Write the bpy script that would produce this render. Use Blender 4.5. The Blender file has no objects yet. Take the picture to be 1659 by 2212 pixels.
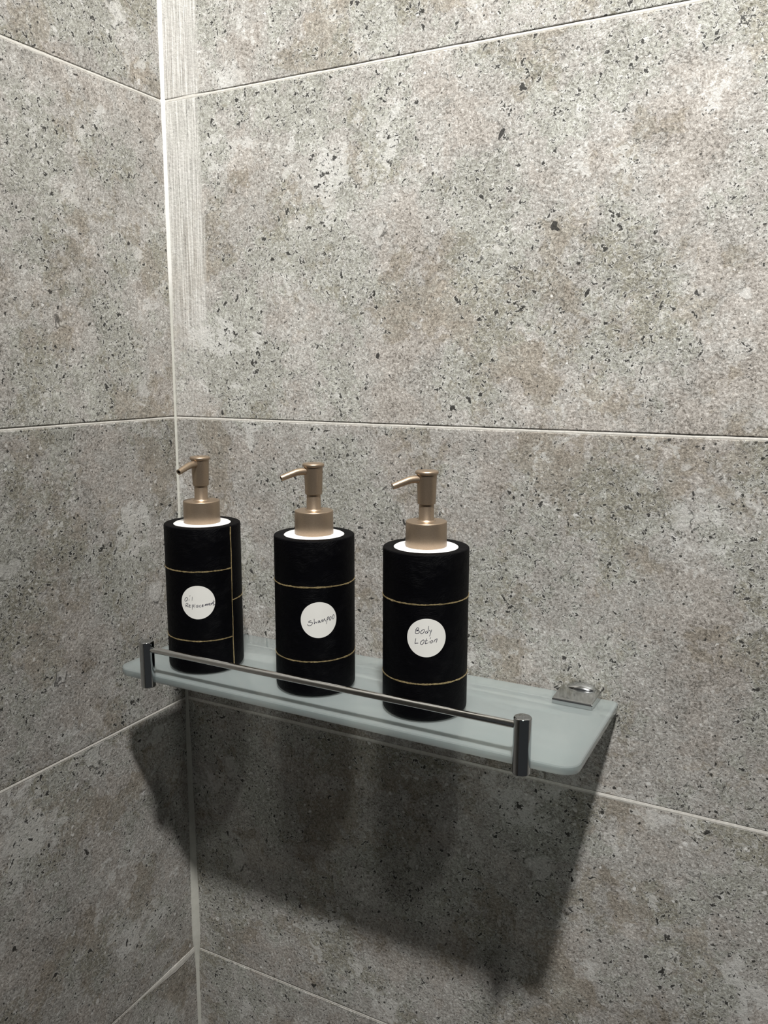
import bpy, bmesh, math, random
from mathutils import Matrix, Vector
random.seed(7)
PI = math.pi
S = bpy.context.scene
COL = S.collection

# ------------------------------------------------------------------ camera
cam_d = bpy.data.cameras.new('camera')
cam = bpy.data.objects.new('camera', cam_d)
COL.objects.link(cam)
S.camera = cam
cam_d.sensor_fit = 'HORIZONTAL'
cam_d.sensor_width = 36.0
cam_d.lens = 36.0 * 1798.24 / 1659.0
cam_d.clip_start = 0.01
RX = ((0.88559419, -0.08065542, 0.45740314),
      (0.46445478, 0.14919203, -0.87293957),
      (0.00216641, 0.98551329, 0.16958439))
M4 = Matrix(RX).to_4x4()
M4.translation = (0.582242645, -0.654237728, 0.349012545)
cam.matrix_world = M4

# ------------------------------------------------------------------ world, lamps, exposure
W = bpy.data.worlds.new('world')
S.world = W
W.use_nodes = True
W.node_tree.nodes['Background'].inputs['Color'].default_value = (0.93, 0.97, 1.0, 1)
W.node_tree.nodes['Background'].inputs['Strength'].default_value = 0.04

LAMP_POS = (0.76, -0.90, 1.79)
ld = bpy.data.lights.new('ceiling_spot', 'SPOT')
ld.shadow_soft_size = 0.06
ld.energy = 440.0
ld.spot_size = math.radians(82)
ld.spot_blend = 1.0
ld.color = (1.0, 0.988, 0.955)
lo = bpy.data.objects.new('ceiling_spot', ld)
lo.location = LAMP_POS
aim = Vector((0.48, 0.0, 1.03)) - Vector(LAMP_POS)
lo.rotation_euler = aim.to_track_quat('-Z', 'Y').to_euler()
COL.objects.link(lo)

S.view_settings.view_transform = 'Standard'
S.view_settings.look = 'None'
S.view_settings.exposure = 0.0
S.view_settings.gamma = 1.0
S.view_settings.use_curve_mapping = False


# ------------------------------------------------------------------ helpers
def tag(o, label=None, cat=None, group=None, kind=None):
    if label: o['label'] = label
    if cat: o['category'] = cat
    if group: o['group'] = group
    if kind: o['kind'] = kind
    return o


def empty(name, loc=(0, 0, 0), rz=0.0):
    o = bpy.data.objects.new(name, None)
    o.empty_display_size = 0.02
    o.location = loc
    o.rotation_euler = (0, 0, rz)
    COL.objects.link(o)
    return o


def link(name, me, mat=None, parent=None, loc=(0, 0, 0), rz=0.0, smooth=False):
    o = bpy.data.objects.new(name, me)
    if mat is not None and not me.materials:
        me.materials.append(mat)
    if smooth:
        for p in me.polygons: p.use_smooth = True
    o.location = loc
    o.rotation_euler = (0, 0, rz)
    COL.objects.link(o)
    if parent is not None: o.parent = parent
    return o


def from_bm(name, bm):
    bmesh.ops.recalc_face_normals(bm, faces=bm.faces)
    me = bpy.data.meshes.new(name)
    bm.to_mesh(me)
    bm.free()
    return me


def box_mesh(name, x0, x1, y0, y1, z0, z1, bev=0.0, seg=2):
    bm = bmesh.new()
    bmesh.ops.create_cube(bm, size=1.0)
    for v in bm.verts:
        v.co = ((x0 + x1) / 2 + v.co.x * (x1 - x0), (y0 + y1) / 2 + v.co.y * (y1 - y0), (z0 + z1) / 2 + v.co.z * (z1 - z0))
    if bev:
        bmesh.ops.bevel(bm, geom=bm.edges[:], offset=bev, segments=seg, profile=0.5, affect='EDGES')
    return from_bm(name, bm)


def lathe_mesh(name, prof, n=64, uvr=None):
    """Revolve (radius, z) pairs about Z, with a (arc length, height) UV map."""
    bm = bmesh.new()
    uv = bm.loops.layers.uv.new('UVMap') if uvr else None
    rings = []
    for r, z in prof:
        if r < 1e-6:
            rings.append([bm.verts.new((0, 0, z))])
        else:
            rings.append([bm.verts.new((r * math.cos(2 * PI * k / n), r * math.sin(2 * PI * k / n), z)) for k in range(n)])
    for a, b in zip(rings[:-1], rings[1:]):
        for k in range(n):
            k2 = (k + 1) % n
            if len(a) == 1 and len(b) == 1: continue
            if len(a) == 1: vs = [a[0], b[k], b[k2]]
            elif len(b) == 1: vs = [a[k], a[k2], b[0]]
            else: vs = [a[k], a[k2], b[k2], b[k]]
            f = bm.faces.new(vs)
            if uv:
                for l in f.loops:
                    v = l.vert
                    if abs(v.co.x) + abs(v.co.y) < 1e-7: t = k + 0.5
                    else: t = k + 1 if (v is vs[1] and True or v in (b[k2] if len(b) > 1 else None, a[k2] if len(a) > 1 else None)) else k
                    l[uv].uv = (2 * PI * t / n * uvr, v.co.z)
    return from_bm(name, bm)


def arc(cx, cz, r, a0, a1, n):
    return [(cx + r * math.cos(math.radians(a0 + (a1 - a0) * i / n)), cz + r * math.sin(math.radians(a0 + (a1 - a0) * i / n))) for i in range(n + 1)]


def tube_bm(bm, pts, radii, n=20, cap0=True, cap1=True):
    pts = [Vector(p) for p in pts]
    rings = []
    for i, p in enumerate(pts):
        d = (pts[min(i + 1, len(pts) - 1)] - pts[max(i - 1, 0)]).normalized()
        u = d.cross(Vector((0, 0, 1)))
        if u.length < 1e-4: u = d.cross(Vector((1, 0, 0)))
        u.normalize()
        w = d.cross(u)
        rings.append([bm.verts.new(p + radii[i] * (math.cos(2 * PI * k / n) * u + math.sin(2 * PI * k / n) * w)) for k in range(n)])
    for a, b in zip(rings[:-1], rings[1:]):
        for k in range(n):
            bm.faces.new((a[k], a[(k + 1) % n], b[(k + 1) % n], b[k]))
    if cap0: bm.faces.new(rings[0])
    if cap1: bm.faces.new(rings[-1])
    return rings


def auto_smooth(o, deg=35):
    me = o.data
    for p in me.polygons: p.use_smooth = True
    bm = bmesh.new()
    bm.from_mesh(me)
    for e in bm.edges:
        if len(e.link_faces) == 2 and e.calc_face_angle(0) > math.radians(deg): e.smooth = False
    bm.to_mesh(me)
    bm.free()
    return o


# ------------------------------------------------------------------ materials
class NT:
    def __init__(s, name):
        s.m = bpy.data.materials.new(name)
        s.m.use_nodes = True
        s.t = s.m.node_tree
        s.bsdf = s.t.nodes['Principled BSDF']
        s.out = s.t.nodes['Material Output']

    def n(s, typ, **kw):
        nd = s.t.nodes.new(typ)
        for k, v in kw.items():
            if k in nd.inputs: nd.inputs[k].default_value = v
            else: setattr(nd, k, v)
        return nd

    def l(s, a, b): s.t.links.new(a, b)

    def math(s, op, a, b=None, clamp=False):
        nd = s.t.nodes.new('ShaderNodeMath')
        nd.operation = op
        nd.use_clamp = clamp
        for i, v in enumerate((a, b)):
            if v is None: continue
            if isinstance(v, (int, float)): nd.inputs[i].default_value = v
            else: s.l(v, nd.inputs[i])
        return nd.outputs[0]

    def vmath(s, op, a, b=None, sc=None):
        nd = s.t.nodes.new('ShaderNodeVectorMath')
        nd.operation = op
        for i, v in enumerate((a, b)):
            if v is None: continue
            if isinstance(v, tuple): nd.inputs[i].default_value = v
            else: s.l(v, nd.inputs[i])
        if sc is not None:
            if isinstance(sc, (int, float)): nd.inputs['Scale'].default_value = sc
            else: s.l(sc, nd.inputs['Scale'])
        return nd.outputs[0]

    def ramp(s, fac, stops, interp='LINEAR'):
        nd = s.t.nodes.new('ShaderNodeValToRGB')
        cr = nd.color_ramp
        cr.interpolation = interp
        while len(cr.elements) < len(stops): cr.elements.new(0.5)
        for e, (p, c) in zip(cr.elements, stops):
            e.position = p
            e.color = (c, c, c, 1) if isinstance(c, (int, float)) else tuple(c) + (1,)
        s.l(fac, nd.inputs[0])
        return nd.outputs[0]

    def step(s, v, a, b, lo=0.0, hi=1.0):
        nd = s.t.nodes.new('ShaderNodeMapRange')
        nd.interpolation_type = 'SMOOTHSTEP'
        nd.inputs['From Min'].default_value = a
        nd.inputs['From Max'].default_value = b
        nd.inputs['To Min'].default_value = lo
        nd.inputs['To Max'].default_value = hi
        s.l(v, nd.inputs['Value'])
        return nd.outputs[0]

    def mix(s, fac, a, b, blend='MIX'):
        nd = s.t.nodes.new('ShaderNodeMix')
        nd.data_type = 'RGBA'
        nd.blend_type = blend
        for i, v in ((0, fac), (6, a), (7, b)):
            if isinstance(v, (int, float)): nd.inputs[i].default_value = v
            elif isinstance(v, tuple): nd.inputs[i].default_value = v + (1,)
            else: s.l(v, nd.inputs[i])
        return nd.outputs[2]

    def noise(s, vec, scale, detail=4, rough=0.55, dist=0.0, color=False):
        nd = s.n('ShaderNodeTexNoise', Scale=scale, Detail=detail, Roughness=rough, Distortion=dist)
        s.l(vec, nd.inputs['Vector'])
        return nd.outputs['Color' if color else 'Fac']

    def voro(s, vec, scale, rnd=1.0, feature='F1'):
        nd = s.n('ShaderNodeTexVoronoi', Scale=scale, Randomness=rnd)
        nd.feature = feature
        s.l(vec, nd.inputs['Vector'])
        return nd


def simple(name, col, rough=0.5, metal=0.0, spec=0.5, coat=0.0):
    t = NT(name)
    b = t.bsdf
    b.inputs['Base Color'].default_value = tuple(col) + (1,)
    b.inputs['Roughness'].default_value = rough
    b.inputs['Metallic'].default_value = metal
    b.inputs['Specular IOR Level'].default_value = spec
    b.inputs['Coat Weight'].default_value = coat
    return t


def stone_material(name, haze=False):
    """Printed travertine-look porcelain: pale matrix, brown and grey-green patches, torn pits, white chips."""
    t = NT(name)
    tc = t.n('ShaderNodeTexCoord').outputs['Object']
    at = t.n('ShaderNodeAttribute', attribute_type='OBJECT', attribute_name='seed')
    p = t.vmath('ADD', tc, t.vmath('SCALE', (1.37, 0.71, 2.13), None, at.outputs['Fac']))

    def warp(base, noise_col, amp):
        return t.vmath('ADD', base, t.vmath('SCALE', t.vmath('SUBTRACT', noise_col, (0.5, 0.5, 0.5)), None, amp))

    def rgb(col):
        n = t.n('ShaderNodeSeparateColor')
        t.l(col, n.inputs[0])
        return n.outputs

    q = warp(p, t.noise(p, 65, 2, 0.6, color=True), 0.022)
    big = rgb(t.noise(q, 13, 5, 0.62, color=True))
    midc = t.noise(q, 60, 4, 0.65, color=True)
    mid = rgb(midc)
    q2 = warp(p, midc, 0.011)
    fine = t.noise(q2, 480, 4, 0.66)
    grit = t.noise(p, 1100, 1, 0.6)
    # matrix
    val = t.math('ADD', t.math('MULTIPLY', mid[0], 0.20), t.math('MULTIPLY', fine, 0.65))
    val = t.math('ADD', t.math('ADD', val, t.math('MULTIPLY', grit, 0.22)), t.math('MULTIPLY', big[2], 0.16))
    base = t.ramp(val, [(0.49, (0.13, 0.121, 0.108)), (0.560, (0.278, 0.262, 0.240)), (0.620, (0.362, 0.345, 0.321)), (0.680, (0.450, 0.433, 0.408)), (0.76, (0.66, 0.645, 0.615))])
    # brown and grey-green mineral patches with torn edges
    f1 = t.math('ADD', t.math('MULTIPLY', big[0], 0.72), t.math('MULTIPLY', mid[1], 0.28))
    brown = t.step(f1, 0.515, 0.550)
    base = t.mix(t.math('MULTIPLY', brown, 0.85), base, t.mix(1.0, base, (0.79, 0.757, 0.69), 'MULTIPLY'))
    f2 = t.math('ADD', t.math('MULTIPLY', big[1], 0.75), t.math('MULTIPLY', mid[2], 0.25))
    green = t.step(f2, 0.50, 0.55)
    base = t.mix(green, base, t.mix(1.0, base, (0.865, 0.895, 0.86), 'MULTIPLY'))
    pink = t.step(f2, 0.47, 0.43)
    base = t.mix(pink, base, t.mix(1.0, base, (1.0, 0.972, 0.955), 'MULTIPLY'))
    crust = t.step(t.math('ADD', t.math('MULTIPLY', big[2], 0.6), t.math('MULTIPLY', mid[1], 0.4)), 0.575, 0.605)
    base = t.mix(t.math('MULTIPLY', crust, 0.6), base, (0.60, 0.592, 0.57))
    # clusters of torn pits with pale lips
    pm = t.step(f2, 0.44, 0.54)

    def torn(vec, scale, thr, spread, det=3):
        n = t.noise(vec, scale, det, 0.60, 0.4)
        d = t.math('ADD', t.math('SUBTRACT', n, thr + spread), t.math('MULTIPLY', pm, spread))
        return t.step(d, -0.004, 0.034), t.math('MULTIPLY', t.step(d, -0.070, -0.012), t.step(d, 0.014, -0.002))

    def rotated(vec, ang, sx, sz):
        r = t.n('ShaderNodeVectorRotate', rotation_type='Y_AXIS', Angle=ang)
        t.l(vec, r.inputs['Vector'])
        return t.vmath('MULTIPLY', r.outputs[0], (sx, 1.0, sz))

    c1, r1 = torn(q2, 205, 0.610, 0.085)
    c2, r2 = torn(rotated(q2, 0.7, 0.42, 1.25), 420, 0.628, 0.050, 2)
    c3, r3 = torn(rotated(q2, -0.6, 0.45, 1.2), 520, 0.640, 0.040, 2)

    def cells(vec, scale, thr, rad, soft=0.035):
        v = t.voro(vec, scale)
        rnd = rgb(v.outputs['Color'])
        size = t.math('MULTIPLY', t.math('ADD', t.math('MULTIPLY', rnd[1], 0.8), 0.3), rad)
        d = t.math('SUBTRACT', v.outputs['Distance'], size)
        return t.math('MULTIPLY', t.step(d, soft, -soft), t.math('GREATER_THAN', rnd[0], thr)), rnd[2]

    c4, _ = cells(q2, 150, 0.58, 0.17)
    c5, _ = cells(warp(q, midc, 0.012), 46, 0.90, 0.13, 0.014)
    pit = t.math('MAXIMUM', t.math('MAXIMUM', c1, t.math('MULTIPLY', t.math('MAXIMUM', c2, c3), 0.8)), t.math('MAXIMUM', c4, c5))
    rim = t.math('MULTIPLY', t.math('MAXIMUM', r1, t.math('MULTIPLY', t.math('MAXIMUM', r2, r3), 0.65)), t.math('ADD', t.math('MULTIPLY', pm, 0.7), 0.3))
    base = t.mix(t.math('MULTIPLY', rim, 0.62), base, (0.66, 0.65, 0.625))
    # pale islands with a broken dark outline
    v = t.voro(warp(q, midc, 0.014), 24)
    rnd = rgb(v.outputs['Color'])
    d = t.math('SUBTRACT', v.outputs['Distance'], t.math('ADD', t.math('MULTIPLY', rnd[1], 0.20), 0.12))
    sel = t.math('GREATER_THAN', rnd[0], 0.80)
    isle = t.math('MULTIPLY', t.step(d, 0.02, -0.04), sel)
    base = t.mix(t.math('MULTIPLY', isle, 0.36), base, (0.60, 0.592, 0.57))
    line = t.math('MULTIPLY', t.math('MULTIPLY', t.step(t.math('ABSOLUTE', d), 0.035, 0.008), sel), t.step(mid[0], 0.50, 0.60))
    pit = t.math('MAXIMUM', t.math('MULTIPLY', pit, t.math('SUBTRACT', 1.0, t.math('MULTIPLY', isle, 0.6))), t.math('MULTIPLY', line, 0.8))
    # white chips
    f3, shade = cells(q2, 135, 0.80, 0.24)
    base = t.mix(t.math('MULTIPLY', f3, t.math('ADD', t.math('MULTIPLY', shade, 0.5), 0.3)), base, (0.72, 0.71, 0.69))
    # hair cracks wandering along the patch borders
    cr = t.math('ABSOLUTE', t.math('SUBTRACT', mid[2], 0.5))
    crack = t.math('MULTIPLY', t.step(cr, 0.009, 0.001), t.math('MULTIPLY', t.step(big[0], 0.53, 0.58), t.step(fine, 0.42, 0.52)))
    pit = t.math('MAXIMUM', pit, t.math('MULTIPLY', crack, 0.75))
    pitcol = t.mix(grit, (0.012, 0.012, 0.012), (0.044, 0.042, 0.039))
    base = t.mix(t.math('MULTIPLY', pit, 0.94), base, pitcol)
    if haze:
        # dried grout haze brushed down the tile edge beside the corner
        sx = t.n('ShaderNodeSeparateXYZ')
        t.l(tc, sx.inputs[0])
        hz = t.n('ShaderNodeAttribute', attribute_type='OBJECT', attribute_name='haze')
        streak = t.noise(t.vmath('MULTIPLY', p, (1.0, 1.0, 0.022)), 700, 4, 0.75)
        edge = t.math('ADD', sx.outputs[0], t.math('MULTIPLY', t.math('SUBTRACT', t.noise(t.vmath('MULTIPLY', p, (1, 1, 0.10)), 60, 2), 0.5), 0.012))
        wash = t.math('MULTIPLY', t.step(edge, -0.2530, -0.2600), hz.outputs['Fac'])
        wash = t.math('MULTIPLY', wash, t.step(streak, 0.36, 0.62, 0.55, 0.97))
        wash = t.math('MULTIPLY', wash, t.step(t.math('ADD', sx.outputs[2], t.math('MULTIPLY', t.math('SUBTRACT', hz.outputs['Fac'], 0.9), 5.0)), -0.13, 0.02, 0.20, 1.0))
        base = t.mix(wash, base, t.ramp(streak, [(0.34, (0.30, 0.295, 0.28)), (0.48, (0.50, 0.485, 0.46)), (0.62, (0.70, 0.69, 0.66))]))
    shade_tone = t.n('ShaderNodeAttribute', attribute_type='OBJECT', attribute_name='shade_tone')
    scaled = t.vmath('SCALE', base, None, shade_tone.outputs['Fac'])
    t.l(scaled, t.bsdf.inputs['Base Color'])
    h = t.noise(p, 330, 3, 0.62)
    bp = t.n('ShaderNodeBump', Strength=0.55, Distance=0.0012)
    t.l(h, bp.inputs['Height'])
    t.l(bp.outputs[0], t.bsdf.inputs['Normal'])
    t.bsdf.inputs['Roughness'].default_value = 0.62
    t.bsdf.inputs['Specular IOR Level'].default_value = 0.25
    return t.m


def grout_material(name, c0, c1):
    t = NT(name)
    tc = t.n('ShaderNodeTexCoord').outputs['Object']
    v = t.noise(tc, 260, 4, 0.7)
    t.l(t.ramp(v, [(0.3, c0), (0.7, c1)]), t.bsdf.inputs['Base Color'])
    bp = t.n('ShaderNodeBump', Strength=0.25, Distance=0.0005)
    t.l(v, bp.inputs['Height'])
    t.l(bp.outputs[0], t.bsdf.inputs['Normal'])
    t.bsdf.inputs['Roughness'].default_value = 0.8
    t.bsdf.inputs['Specular IOR Level'].default_value = 0.2
    return t.m


def black_body_material():
    t = NT('black_brushed_resin')
    uv0 = t.n('ShaderNodeTexCoord').outputs['UV']
    tilt = t.n('ShaderNodeVectorRotate', rotation_type='Z_AXIS', Angle=-0.32)
    t.l(uv0, tilt.inputs['Vector'])
    uv = tilt.outputs[0]
    warp = t.noise(uv, 45, 2, 0.5, color=True)
    w = t.vmath('MULTIPLY', t.vmath('SUBTRACT', warp, (0.5, 0.5, 0.5)), (0.012, 0.016, 0.0))
    q = t.vmath('ADD', uv, w)
    fib = t.noise(t.vmath('MULTIPLY', q, (0.15, 1.0, 1.0)), 1250, 3, 0.65, 0.25)
    patch = t.step(t.noise(uv, 55, 3, 0.6), 0.38, 0.62)
    h = t.math('MULTIPLY', fib, t.math('ADD', t.math('MULTIPLY', patch, 0.8), 0.2))
    bp = t.n('ShaderNodeBump', Strength=0.8, Distance=0.0008)
    t.l(h, bp.inputs['Height'])
    t.l(bp.outputs[0], t.bsdf.inputs['Normal'])
    t.l(t.ramp(fib, [(0.3, (0.0004, 0.0004, 0.0008)), (0.75, (0.0016, 0.0016, 0.0026))]), t.bsdf.inputs['Base Color'])
    t.bsdf.inputs['Roughness'].default_value = 0.55
    t.bsdf.inputs['Specular IOR Level'].default_value = 0.07
    return t.m


def bronze_material():
    t = NT('satin_bronze')
    tc = t.n('ShaderNodeTexCoord').outputs['Object']
    v = t.noise(tc, 1500, 3, 0.6)
    t.l(t.ramp(v, [(0.3, (0.37, 0.285, 0.205)), (0.7, (0.44, 0.34, 0.25))]), t.bsdf.inputs['Base Color'])
    t.bsdf.inputs['Metallic'].default_value = 0.85
    t.bsdf.inputs['Roughness'].default_value = 0.42
    bp = t.n('ShaderNodeBump', Strength=0.08, Distance=0.0002)
    t.l(v, bp.inputs['Height'])
    t.l(bp.outputs[0], t.bsdf.inputs['Normal'])
    return t.m


def gold_material():
    t = NT('gold_leaf')
    tc = t.n('ShaderNodeTexCoord').outputs['Object']
    v = t.noise(tc, 500, 3, 0.7)
    t.l(t.ramp(v, [(0.35, (0.36, 0.27, 0.13)), (0.65, (0.72, 0.57, 0.31))]), t.bsdf.inputs['Base Color'])
    t.bsdf.inputs['Metallic'].default_value = 0.75
    t.bsdf.inputs['Roughness'].default_value = 0.38
    bp = t.n('ShaderNodeBump', Strength=0.5, Distance=0.0006)
    t.l(v, bp.inputs['Height'])
    t.l(bp.outputs[0], t.bsdf.inputs['Normal'])
    return t.m


def frosted_glass_material():
    t = NT('frosted_glass')
    tc = t.n('ShaderNodeTexCoord').outputs['Object']
    v = t.noise(tc, 45, 4, 0.6)
    b = t.bsdf
    t.l(t.ramp(v, [(0.35, (0.66, 0.78, 0.78)), (0.65, (0.71, 0.82, 0.815))]), b.inputs['Base Color'])
    b.inputs['Roughness'].default_value = 0.45
    b.inputs['Subsurface Weight'].default_value = 0.8
    b.inputs['Subsurface Radius'].default_value = (0.006, 0.006, 0.006)
    b.inputs['Subsurface Scale'].default_value = 1.0
    b.inputs['Specular IOR Level'].default_value = 0.0
    tr = t.n('ShaderNodeBsdfTranslucent')
    tr.inputs['Color'].default_value = (0.95, 0.965, 0.955, 1)
    mx = t.n('ShaderNodeMixShader', Fac=0.66)
    t.l(b.outputs[0], mx.inputs[1])
    t.l(tr.outputs[0], mx.inputs[2])
    thru = t.n('ShaderNodeBsdfTransparent')
    thru.inputs['Color'].default_value = (0.95, 0.98, 0.96, 1)
    mx2 = t.n('ShaderNodeMixShader', Fac=0.36)
    t.l(mx.outputs[0], mx2.inputs[1])
    t.l(thru.outputs[0], mx2.inputs[2])
    gl = t.n('ShaderNodeBsdfGlossy', Roughness=0.05)
    fr = t.n('ShaderNodeFresnel', IOR=1.6)
    mx3 = t.n('ShaderNodeMixShader')
    t.l(fr.outputs[0], mx3.inputs[0])
    t.l(mx2.outputs[0], mx3.inputs[1])
    t.l(gl.outputs[0], mx3.inputs[2])
    t.l(mx3.outputs[0], t.out.inputs['Surface'])
    return t.m


M_STONE = stone_material('travertine_tile')
M_STONE_HAZE = stone_material('travertine_tile_with_grout_haze', True)
M_GROUT = grout_material('pale_grout', (0.46, 0.44, 0.40), (0.62, 0.60, 0.56))
M_GROUT_DARK = grout_material('grout_backing', (0.20, 0.19, 0.17), (0.30, 0.285, 0.26))
def sealant_material():
    """White new sealant high up, older stained sealant lower down."""
    t = NT('corner_sealant')
    tc = t.n('ShaderNodeTexCoord').outputs['Object']
    sx = t.n('ShaderNodeSeparateXYZ')
    t.l(tc, sx.inputs[0])
    v = t.noise(tc, 120, 4, 0.7)
    z = t.math('ADD', sx.outputs[2], t.math('MULTIPLY', t.math('SUBTRACT', v, 0.5), 0.03))
    f = t.step(z, 0.40, 0.45)
    old = t.mix(v, (0.40, 0.395, 0.35), (0.56, 0.55, 0.50))
    t.l(t.mix(f, old, (0.66, 0.65, 0.62)), t.bsdf.inputs['Base Color'])
    t.bsdf.inputs['Roughness'].default_value = 0.55
    t.bsdf.inputs['Specular IOR Level'].default_value = 0.3
    return t.m


M_SILICONE = sealant_material()
M_BLACK = black_body_material()
M_BRONZE = bronze_material()
M_GOLD = gold_material()
M_GLASS = frosted_glass_material()
M_CHROME = simple('chrome', (0.52, 0.53, 0.54), 0.06, 1.0).m
M_CLIP = simple('worn_chrome', (0.60, 0.61, 0.61), 0.16, 1.0).m
M_STEEL = simple('brushed_rail_chrome', (0.74, 0.74, 0.73), 0.11, 1.0).m
M_WHITE = simple('white_plastic', (0.82, 0.81, 0.80), 0.4, 0.0, 0.4).m
M_PAPER = simple('white_paper', (0.70, 0.69, 0.655), 0.7, 0.0, 0.2).m
M_INK = simple('navy_ink', (0.012, 0.012, 0.035), 0.6, 0.0, 0.2).m
M_HOLE = simple('spout_bore', (0.01, 0.008, 0.006), 0.8, 0.0, 0.1).m
M_CEIL = simple('painted_ceiling', (0.55, 0.54, 0.52), 0.8).m
M_FLOOR = simple('bounce_floor', (0.62, 0.60, 0.57), 0.5).m

# ------------------------------------------------------------------ the tiled corner
TW, TH, GAP = 0.600, 0.300, 0.0026
ROWS = range(-3, 6)
wall_back = link('wall_back', box_mesh('wall_back', 0.0, 1.2, 0.0016, 0.05, -0.9, 1.8), M_GROUT_DARK)
tag(wall_back, 'grey travertine-look tiled wall behind the glass shelf', 'wall', kind='structure')
wall_left = link('wall_left', box_mesh('wall_left', -0.05, -0.0016, -1.2, 0.05, -0.9, 1.8), M_GROUT_DARK)
tag(wall_left, 'grey travertine-look tiled side wall left of the corner', 'wall', kind='structure')

tile_me = box_mesh('tile', -TW / 2 + GAP / 2, TW / 2 - GAP / 2, 0.0, 0.008, -TH / 2 + GAP / 2, TH / 2 - GAP / 2, 0.0007, 2)
tile_me.materials.append(M_STONE)
tile_haze_me = tile_me.copy()
tile_haze_me.materials[0] = M_STONE_HAZE
seeds = {('b', 0, 1): 3.3, ('b', 0, 0): 11.2, ('b', 0, -1): 6.1, ('b', 0, 2): 8.7, ('b', 0, -2): 14.9}
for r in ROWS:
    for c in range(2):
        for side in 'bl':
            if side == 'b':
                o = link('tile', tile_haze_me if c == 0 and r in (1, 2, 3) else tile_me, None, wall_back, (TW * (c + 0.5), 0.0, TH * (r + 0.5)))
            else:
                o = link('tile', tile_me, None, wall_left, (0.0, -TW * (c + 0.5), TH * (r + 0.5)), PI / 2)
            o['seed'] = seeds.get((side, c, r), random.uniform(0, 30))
            o['shade_tone'] = (1.0 if side == 'b' else 0.95) * {0: 0.87, -1: 0.96, 1: 1.03, -2: 0.95}.get(r, 1.0)     # shade painted into the tile colour: darker behind the bottles and on the left
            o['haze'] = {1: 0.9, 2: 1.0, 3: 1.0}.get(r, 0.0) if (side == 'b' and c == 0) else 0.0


def wob(rng, n, amp, keep=0.75):
    out, v = [], 0.0
    for _ in range(n):
        v = v * keep + rng.gauss(0, amp)
        out.append(v)
    return out


def grout_line_mesh(name, length, half, depth, rng, widen=None):
    """A slightly ragged strip of grout along +X, front face towards -Y at -depth."""
    n = int(length / 0.006)
    up, dn, fr = wob(rng, n + 1, 0.00011), wob(rng, n + 1, 0.00011), wob(rng, n + 1, 0.00005)
    vs, fs = [], []
    for i in range(n + 1):
        x = length * i / n
        u = half + abs(up[i]) + 0.0002
        d = half + abs(dn[i]) + 0.0002
        if widen:
            a, b = widen(x)
            u += a * (1 + 600 * up[i])
            d += b * (1 + 600 * dn[i])
        y = depth + fr[i] - 0.30 * (max(u, d) - half - 0.0004 if widen else 0.0)
        vs += [(x, 0.0020, -d), (x, y + 0.0002, -d * 0.98), (x, y, d * -0.3), (x, y + 0.0003, u * 0.6), (x, 0.0020, u)]
    for i in range(n):
        for k in range(4):
            a = i * 5 + k
            fs.append((a, a + 1, a + 6, a + 5))
    me = bpy.data.meshes.new(name)
    me.from_pydata(vs, [], fs)
    me.update()
    return me


rng = random.Random(5)
for r in range(-2, 6):
    z = TH * r
    wb = wl = None
    if r == 2:
        wb = lambda x: (0.0012 * max(0, 1 - abs(x - 0.035) / 0.02), 0.0008 * max(0, 1 - x / 0.06))
        wl = lambda x: (0.0003, 0.0015 * max(0, 1 - abs(x - 0.45) / 0.05))
    if r == -1:
        wl = lambda x: (0.0040 * max(0, 1 - (0.6 - x) / 0.06), 0.0044 * max(0, 1 - abs(0.565 - x) / 0.07))
    d = -0.00012 if r == 0 else 0.0004
    link('grout_line', grout_line_mesh('grout_line', 1.2, 0.0018 if r == 0 else 0.0013, d, rng, wb), M_GROUT, wall_back, (0, 0, z))
    link('grout_line', grout_line_mesh('grout_line', 0.6, 0.0012, d, rng, wl), M_GROUT, wall_left, (0, -0.6, z), PI / 2)


def corner_bead():
    """Sealant fillet running up the corner; broad at the top and bottom, thin in between."""
    rg = random.Random(9)
    keys = [(-0.9, .0026), (-0.33, .0026), (-0.305, .0040), (-0.285, .0062), (-0.24, .0060), (-0.17, .0048), (-0.06, .0036), (0.02, .0016), (0.34, .0014), (0.40, .0016), (0.45, .0024), (0.60, .0028), (1.8, .0028)]
    n = 360
    wa, wb2 = wob(rg, n + 1, 0.00010), wob(rg, n + 1, 0.00010)
    vs, fs = [], []
    for i in range(n + 1):
        z = -0.9 + 2.7 * i / n
        for (z0, a), (z1, b) in zip(keys[:-1], keys[1:]):
            if z0 <= z <= z1:
                w = a + (b - a) * (z - z0) / (z1 - z0)
                break
        a, b = w + wa[i], w + wb2[i]
        vs += [(a, 0.002, z), (a, -0.00015, z), (a * 0.40, -b * 0.40, z), (0.00015, -b, z), (-0.002, -b, z)]
    for i in range(n):
        for k in range(4):
            q = i * 5 + k
            fs.append((q, q + 5, q + 6, q + 1))
    me = bpy.data.meshes.new('trim_1')
    me.from_pydata(vs, [], fs)
    me.update()
    return me


tr = link('trim_1', corner_bead(), M_SILICONE, smooth=True)
tag(tr, 'pale vertical sealant bead in the corner between the two tiled walls', 'sealant', kind='structure')

fl = link('floor', box_mesh('floor', 0, 1.2, -1.05, 0, -0.95, -0.9), M_FLOOR)  # unseen floor, made pale to send fill light up under the shelf
tag(fl, 'unseen pale floor below the tiled walls, added to bounce light upward', 'floor', kind='structure')
ce = link('ceiling', box_mesh('ceiling', 0, 1.2, -1.6, 0, 1.8, 1.85), M_CEIL)  # out-of-frame ceiling over the lamp, added so its light bounces
tag(ce, 'painted shower ceiling above the tiled walls', 'ceiling', kind='structure')

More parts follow.
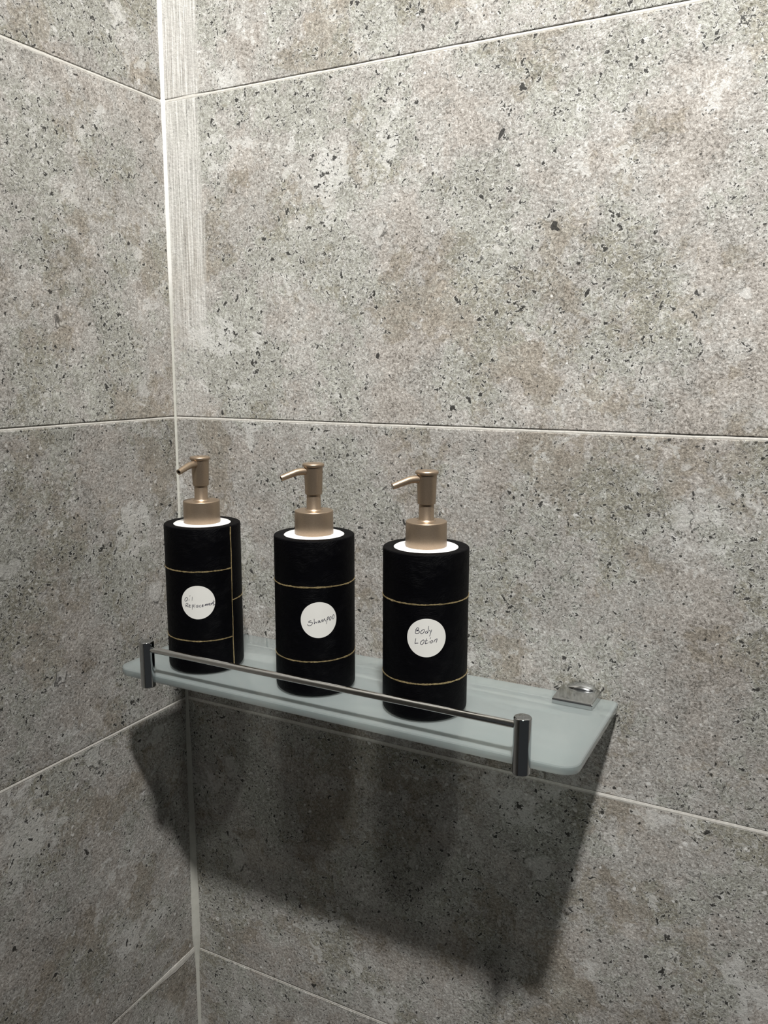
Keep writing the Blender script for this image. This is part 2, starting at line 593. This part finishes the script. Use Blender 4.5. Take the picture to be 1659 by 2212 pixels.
# ------------------------------------------------------------------ glass shelf with guard rail
SX0, SX1, SY0, SY1, SZ = 0.0375, 0.4553, -0.1335, -0.0025, 0.085
GT = 0.0075
shelf = empty('glass_shelf', ((SX0 + SX1) / 2, 0, SZ - GT))
tag(shelf, 'frosted pale green glass wall shelf with a chrome guard rail, holding three dispensers', 'shelf')
SC = Vector(((SX0 + SX1) / 2, 0, SZ - GT))


def glass_panel_mesh():
    def outline(ins):
        pts = []
        rf, rb = 0.013, 0.004
        for cx, cy, r, a0 in ((SX0 + rb, SY1 - rb, rb, 90), (SX0 + rf, SY0 + rf, rf, 180), (SX1 - rf, SY0 + rf, rf, 270), (SX1 - rb, SY1 - rb, rb, 0)):
            for i in range(9):
                a = math.radians(a0 + 90 * i / 8)
                pts.append((cx + (r - ins) * math.cos(a), cy + (r - ins) * math.sin(a)))
        return pts
    bm = bmesh.new()
    layers = []
    for ins, z in ((0.0014, 0), (0.0005, 0.0004), (0, 0.0013), (0, GT - 0.0016), (0.0006, GT - 0.0006), (0.0019, GT)):
        layers.append([bm.verts.new((x - SC.x, y, z)) for x, y in outline(ins)])
    for a, b in zip(layers[:-1], layers[1:]):
        for k in range(len(a)):
            bm.faces.new((a[k], a[(k + 1) % len(a)], b[(k + 1) % len(a)], b[k]))
    bm.faces.new(layers[0])
    bm.faces.new(layers[-1])
    return from_bm('glass_panel', bm)


auto_smooth(link('glass_panel', glass_panel_mesh(), M_GLASS, shelf), 30)

PX = (0.0787, 0.4180)
PY = SY0 - 0.0030
post_prof = [(0.0, -0.0030)] + arc(0.0051, -0.0018, 0.0012, -90, 0, 4) + [(0.0063, -0.0018)] + [(0.0063, 0.0370)] + arc(0.0050, 0.0372, 0.0013, 0, 90, 5) + [(0.0, 0.0386)]
post_me = lathe_mesh('rail_post', post_prof, 40)
for x in PX:
    auto_smooth(link('rail_post', post_me, M_CHROME, shelf, (x - SC.x, PY, 0)), 50)
bm = bmesh.new()
RZ = 0.1090 - (SZ - GT)
tube_bm(bm, [(PX[0] - SC.x, PY, RZ), (PX[1] - SC.x, PY, RZ)], [0.0027, 0.0027], 24)
auto_smooth(link('guard_rail', from_bm('guard_rail', bm), M_STEEL, shelf), 40)


def bracket_meshes():
    """Chrome clamp: a wedge-sided top jaw, a lower jaw and a half-round wall boss."""
    bm = bmesh.new()
    w0, w1 = 0.0166, 0.0162
    prof = [(-0.0008, GT), (-0.0008, GT + 0.0058)] + [(-0.0275, GT + 0.0052)] + [(-0.0298 + 0.0022 * math.cos(math.radians(90 + 15 * k)), GT + 0.0030 + 0.0022 * math.sin(math.radians(90 + 15 * k))) for k in range(7)] + [(-0.0320, GT)]
    a = [bm.verts.new((-(w1 if y < -0.02 else w0), y, z)) for y, z in prof]
    b = [bm.verts.new(((w1 if y < -0.02 else w0), y, z)) for y, z in prof]
    for k in range(len(prof)):
        k2 = (k + 1) % len(prof)
        bm.faces.new((a[k], a[k2], b[k2], b[k]))
    bm.faces.new(a)
    bm.faces.new(b)
    bmesh.ops.recalc_face_normals(bm, faces=bm.faces)
    bmesh.ops.bevel(bm, geom=[e for e in bm.edges if e.calc_face_angle(0) > 0.9], offset=0.0006, segments=2, affect='EDGES')
    top = from_bm('clamp_jaw', bm)
    low = box_mesh('lower_jaw', -0.0160, 0.0160, -0.0290, -0.0008, -0.0042, 0.0, 0.0008)
    # rounded boss against the wall: quarter of a flattened ellipsoid
    bm = bmesh.new()
    n, m, rows = 28, 10, []
    for j in range(m + 1):
        t = PI / 2 * j / m
        rows.append([bm.verts.new((0.0125 * math.cos(PI * k / n) * math.cos(t) ** 0.6, -0.0006 - 0.0085 * math.sin(t), GT + 0.0052 + 0.0050 * math.sin(PI * k / n) * math.cos(t))) for k in range(n + 1)])
    for a, b in zip(rows[:-1], rows[1:]):
        for k in range(n): bm.faces.new((a[k], a[k + 1], b[k + 1], b[k]))
    bm.faces.new(rows[0])
    bmesh.ops.remove_doubles(bm, verts=bm.verts, dist=1e-6)
    return top, low, from_bm('wall_boss', bm)


jaw_me, low_me, boss_me = bracket_meshes()
for x in (0.0690, 0.4245):
    j = auto_smooth(link('clamp_jaw', jaw_me, M_CLIP, shelf, (x - SC.x, 0, 0)), 25)
    link('lower_jaw', low_me, M_CHROME, j)
    auto_smooth(link('wall_boss', boss_me, M_CLIP, j), 25)

# ------------------------------------------------------------------ soap dispensers
R, H = 0.0332, 0.130
body_prof = [(0.0, 0.0)] + arc(R - 0.0048, 0.0048, 0.0048, -90, 0, 6) + \
    [(R, z) for z in (0.012, 0.025, 0.04, 0.055, 0.07, 0.085, 0.1, 0.115)] + arc(R - 0.0012, H - 0.0012, 0.0012, 0, 90, 4) + \
    [(0.0255, H - 0.0001), (0.0252, H - 0.0012), (0.0, H - 0.0014)]
body_me = lathe_mesh('body', body_prof, 96, R)
disc_me = lathe_mesh('neck_disc', [(0.0, H - 0.0013), (0.0247, H - 0.0013), (0.0248, H - 0.0004), (0.0240, H + 0.0001), (0.0, H + 0.0001)], 64)
collar_me = lathe_mesh('collar', [(0.0, H), (0.0156, H)] + [(0.0159, H + 0.0008), (0.0158, H + 0.0180)] + arc(0.0149, H + 0.0187, 0.0009, 0, 90, 4) + [(0.0075, H + 0.0198), (0.0070, H + 0.0205), (0.0, H + 0.0205)], 64)
stem_me = lathe_mesh('pump_stem', [(0.0, H + 0.0200), (0.0064, H + 0.0203), (0.0059, H + 0.0212), (0.0057, H + 0.0335), (0.0, H + 0.0335)], 40)
head_me = lathe_mesh('pump_head', [(0.0, H + 0.0325), (0.0060, H + 0.0325), (0.0068, H + 0.0328), (0.0070, H + 0.0336), (0.0077, H + 0.0548), (0.0079, H + 0.0553), (0.0086, H + 0.0556), (0.0089, H + 0.0561), (0.0089, H + 0.0571), (0.0086, H + 0.0577), (0.0079, H + 0.0582), (0.004, H + 0.0586), (0.0, H + 0.0587)], 48)


def spout_meshes():
    z0 = H + 0.0518
    path = [(0.004, z0), (0.009, z0 + 0.0001), (0.0130, z0 - 0.0001), (0.0155, z0 - 0.0006), (0.0180, z0 - 0.0014), (0.0230, z0 - 0.0030), (0.0278, z0 - 0.0046)]
    rad = [0.0031, 0.0030, 0.0029, 0.00285, 0.00275, 0.0026, 0.0024]
    bm = bmesh.new()
    rings = tube_bm(bm, [(x, 0, z) for x, z in path], rad, 24, True, False)
    d = (Vector((path[-1][0], 0, path[-1][1])) - Vector((path[-2][0], 0, path[-2][1]))).normalized()
    c = Vector((path[-1][0], 0, path[-1][1]))
    inner = [bm.verts.new(c + (v.co - c) * 0.62) for v in rings[-1]]
    deep = [bm.verts.new(v.co - d * 0.003) for v in inner]
    n = len(inner)
    for k in range(n):
        k2 = (k + 1) % n
        bm.faces.new((rings[-1][k], rings[-1][k2], inner[k2], inner[k]))
        bm.faces.new((inner[k], inner[k2], deep[k2], deep[k]))
    bm.faces.new(deep)
    return from_bm('spout', bm), c - d * 0.0029, d


spout_me, tip, tip_dir = spout_meshes()
bm = bmesh.new()
tube_bm(bm, [tip, tip + tip_dir * 0.0001], [0.00136, 0.00136], 20)
bore_me = from_bm('spout_bore', bm)
bm = bmesh.new()
tube_bm(bm, [tip + tip_dir * 0.0024, tip + tip_dir * 0.0030], [0.00139, 0.0011], 20)
drop_me = from_bm('soap_residue', bm)


def band_mesh(name, a0, a1, z, rg, width=0.0011):
    """Ragged gold strip on the body between two angles (degrees)."""
    n = int(abs(a1 - a0) / 1.5)
    wz, ww, wr = wob(rg, n + 1, 0.00004, 0.9), wob(rg, n + 1, 0.00010, 0.6), wob(rg, n + 1, 0.00008, 0.5)
    vs, fs = [], []
    for i in range(n + 1):
        a = math.radians(a0 + (a1 - a0) * i / n)
        h = max(0.0004, width / 2 + ww[i])
        for dz, rr in ((-h, R - 0.0003), (-h * 0.8, R + 0.0002 + abs(wr[i])), (h * 0.8, R + 0.0002 + abs(wr[i])), (h, R - 0.0003)):
            vs.append((rr * math.cos(a), rr * math.sin(a), z + wz[i] + dz))
    for i in range(n):
        for k in range(3):
            q = i * 4 + k
            fs.append((q, q + 4, q + 5, q + 1))
    me = bpy.data.meshes.new(name)
    me.from_pydata(vs, [], fs)
    me.update()
    return me


def seam_mesh(name, a, z0, z1, rg, width=0.0011, a1=None):
    n = max(4, int(abs(z1 - z0) / 0.003))
    wt, ww = wob(rg, n + 1, 0.00010, 0.9), wob(rg, n + 1, 0.00008, 0.6)
    vs, fs = [], []
    for i in range(n + 1):
        z = z0 + (z1 - z0) * i / n
        an = a if a1 is None else a + (a1 - a) * i / n
        h = max(0.00015, width / 2 + ww[i] * width / 0.0011)
        for ds, rr in ((-h, R - 0.0003), (-h * 0.8, R + 0.0002), (h * 0.8, R + 0.0002), (h, R - 0.0003)):
            t = math.radians(an) + (ds + wt[i]) / R
            vs.append((rr * math.cos(t), rr * math.sin(t), z))
    for i in range(n):
        for k in range(3):
            q = i * 4 + k
            fs.append((q, q + 1, q + 5, q + 4))
    me = bpy.data.meshes.new(name)
    me.from_pydata(vs, [], fs)
    me.update()
    return me


SR = 0.0148


def wrap(u, v, az, zc, r):
    t = math.radians(az) + u / r
    return (r * math.cos(t), r * math.sin(t), zc + v)


def sticker_mesh(az, zc):
    bm = bmesh.new()
    n, rings = 64, []
    for q in (0.0, 0.25, 0.5, 0.75, 0.93, 1.0):
        rr = R + 0.00025
        if q == 0: rings.append([bm.verts.new(wrap(0, 0, az, zc, rr))])
        else: rings.append([bm.verts.new(wrap(SR * q * math.cos(2 * PI * k / n), SR * q * math.sin(2 * PI * k / n), az, zc, rr)) for k in range(n)])
    rings.append([bm.verts.new(wrap(SR * math.cos(2 * PI * k / n), SR * math.sin(2 * PI * k / n), az, zc, R - 0.0001)) for k in range(n)])
    for a, b in zip(rings[:-1], rings[1:]):
        for k in range(n):
            if len(a) == 1: bm.faces.new((a[0], b[k], b[(k + 1) % n]))
            else: bm.faces.new((a[k], b[k], b[(k + 1) % n], a[(k + 1) % n]))
    return from_bm('sticker', bm)


def catmull(pts, sub=6):
    if len(pts) < 3: return pts
    P = [pts[0]] + list(pts) + [pts[-1]]
    out = []
    for i in range(1, len(P) - 2):
        p0, p1, p2, p3 = P[i - 1:i + 3]
        for s in range(sub):
            t = s / sub
            out.append(tuple(0.5 * ((2 * p1[k]) + (-p0[k] + p2[k]) * t + (2 * p0[k] - 5 * p1[k] + 4 * p2[k] - p3[k]) * t * t + (-p0[k] + 3 * p1[k] - 3 * p2[k] + p3[k]) * t ** 3) for k in (0, 1)))
    out.append(pts[-1])
    return out


def ink_mesh(strokes, cx, cy, rad, az, zc, w=0.00020):
    vs, fs = [], []
    for st in strokes:
        pts = [((x - cx) / rad * SR, (cy - y) / rad * SR) for x, y in catmull(st)]
        base = len(vs)
        for i, (u, v) in enumerate(pts):
            a, b = pts[max(i - 1, 0)], pts[min(i + 1, len(pts) - 1)]
            dx, dy = b[0] - a[0], b[1] - a[1]
            L = math.hypot(dx, dy) or 1
            h = w * (0.75 if i in (0, len(pts) - 1) else 1.0)
            vs.append(wrap(u - dy / L * h, v + dx / L * h, az, zc, R + 0.00032))
            vs.append(wrap(u + dy / L * h, v - dx / L * h, az, zc, R + 0.00032))
        for i in range(len(pts) - 1):
            q = base + 2 * i
            fs.append((q, q + 1, q + 3, q + 2))
    me = bpy.data.meshes.new('handwriting')
    me.from_pydata(vs, [], fs)
    me.update()
    return me


TXT_OIL = [[(440, 520), (395, 560), (383, 605), (408, 628), (452, 600), (470, 548), (440, 520)], [(512, 555), (505, 612)], [(548, 462), (530, 490)], [(604, 498), (594, 605)],
           [(418, 690), (400, 795)], [(412, 700), (455, 680), (475, 705), (445, 742), (410, 752), (440, 765), (488, 786)],
           [(502, 762), (532, 745), (533, 722), (510, 725), (497, 760), (515, 790), (552, 780)],
           [(592, 715), (590, 850)], [(592, 738), (622, 718), (640, 742), (618, 774), (592, 772)], [(672, 690), (656, 805)],
           [(748, 727), (712, 738), (700, 775), (722, 790), (747, 762), (752, 725), (748, 788)],
           [(828, 725), (797, 735), (785, 765), (800, 785), (832, 772)],
           [(856, 752), (886, 738), (884, 718), (864, 720), (851, 748), (860, 774), (894, 764)],
           [(926, 757), (946, 706), (950, 747), (984, 700), (984, 746), (1020, 694), (1022, 740)],
           [(1044, 722), (1074, 704), (1070, 687), (1052, 694), (1043, 724), (1060, 745), (1088, 730)],
           [(1094, 736), (1112, 682), (1114, 722), (1142, 672), (1146, 720)], [(1174, 607), (1152, 735), (1168, 754), (1196, 730)], [(1138, 667), (1200, 650)]]
TXT_SHAMPOO = [[(552, 824), (500, 838), (458, 872), (490, 890), (560, 880), (592, 912), (562, 970), (500, 1005), (445, 997), (416, 958)],
               [(650, 765), (655, 858), (652, 950)], [(652, 948), (690, 885), (718, 874), (724, 900), (748, 916)],
               [(828, 834), (792, 845), (780, 880), (800, 906), (826, 880), (836, 832), (852, 912)],
               [(874, 912), (900, 840), (930, 802), (940, 885), (980, 820), (1006, 774), (1018, 820), (1052, 866)],
               [(1106, 750), (1092, 850), (1076, 970)], [(1096, 795), (1125, 732), (1156, 726), (1160, 770), (1124, 808), (1092, 822)],
               [(1226, 714), (1188, 760), (1184, 828), (1210, 850), (1240, 802), (1246, 742), (1224, 712)],
               [(1336, 664), (1302, 720), (1295, 795), (1316, 825), (1350, 790), (1362, 712), (1334, 662)]]
TXT_BODY = [[(446, 440), (430, 500), (420, 572)], [(438, 475), (478, 402), (518, 400), (530, 430), (494, 474), (455, 500), (520, 486), (556, 516), (532, 560), (472, 586), (424, 572)],
            [(682, 444), (622, 480), (590, 540), (610, 582), (660, 562), (706, 500), (706, 452), (676, 442)],
            [(802, 490), (762, 500), (740, 540), (760, 566), (800, 540), (826, 488)], [(840, 330), (826, 450), (808, 562)],
            [(860, 458), (878, 490), (908, 490)], [(936, 445), (906, 540), (868, 662)],
            [(440, 742), (425, 830), (414, 906), (440, 902), (522, 890)],
            [(678, 775), (612, 830), (588, 890), (610, 932), (660, 912), (700, 842), (696, 790), (666, 780)],
            [(776, 735), (752, 840), (738, 904), (780, 892), (816, 876)], [(724, 810), (812, 800)],
            [(862, 825), (854, 877)], [(910, 700), (884, 745)],
            [(946, 798), (906, 830), (900, 866), (926, 880), (960, 850), (970, 810), (946, 796)],
            [(1004, 860), (1034, 794), (1070, 768), (1110, 754), (1104, 800), (1078, 872)]]


def dispenser(i, loc, label, text, centre, rad, st_az, st_z, pump_az, seam_az, residue=False):
    rg = random.Random(20 + i)
    root = empty('soap_dispenser', loc)
    tag(root, label, 'dispenser', 'black soap dispensers on the glass shelf')
    b = auto_smooth(link('body', body_me, M_BLACK, root), 40)
    tag(link('neck_disc', disc_me, M_WHITE, root, smooth=False), 'white plastic disc around the pump')
    auto_smooth(root.children[-1], 40)
    for z in (0.0926, 0.0311):
        tag(link('gold_band', band_mesh('gold_band', seam_az - 262, seam_az, z, rg), M_GOLD, root), 'ragged gold line')
    tag(link('gold_seam', seam_mesh('gold_seam', seam_az, 0.0055, H - 0.0008, rg), M_GOLD, root), 'thin upright gold line')
    tag(link('gold_band', band_mesh('gold_band', seam_az, seam_az + 98, 0.0640, rg), M_GOLD, root), 'short gold line at mid height')
    st = auto_smooth(link('sticker', sticker_mesh(st_az, st_z), M_PAPER, root), 30)
    tag(st, 'round white paper sticker with handwriting')
    link('handwriting', ink_mesh(text, centre[0], centre[1], rad, st_az, st_z), M_INK, st)
    tag(auto_smooth(link('collar', collar_me, M_BRONZE, root), 40), 'satin bronze pump collar')
    auto_smooth(link('pump_stem', stem_me, M_BRONZE, root), 40)
    hd = auto_smooth(link('pump_head', head_me, M_BRONZE, root, (0, 0, 0), math.radians(pump_az)), 40)
    auto_smooth(link('spout', spout_me, M_BRONZE, hd), 40)
    link('spout_bore', bore_me, M_HOLE, hd)
    if residue: link('soap_residue', drop_me, M_WHITE, hd)
    return root


dispenser(0, (0.1039, -0.0877, SZ + 0.0002), 'black gold-lined soap dispenser nearest the corner, sticker reading Oil Replacement', TXT_OIL, (745, 660), 462, -60.3, 0.0657, -90, -5.0)
dispenser(1, (0.2188, -0.0846, SZ + 0.0002), 'black soap dispenser in the middle of the shelf, sticker reading Shampoo', TXT_SHAMPOO, (815, 820), 633, -52.3, 0.0658, -126, 48.0)
dispenser(2, (0.3207, -0.0854, SZ + 0.0002), 'black soap dispenser closest to the right bracket, sticker reading Body Lotion', TXT_BODY, (777, 725), 622, -63.4, 0.0672, -131, 40.0, True)
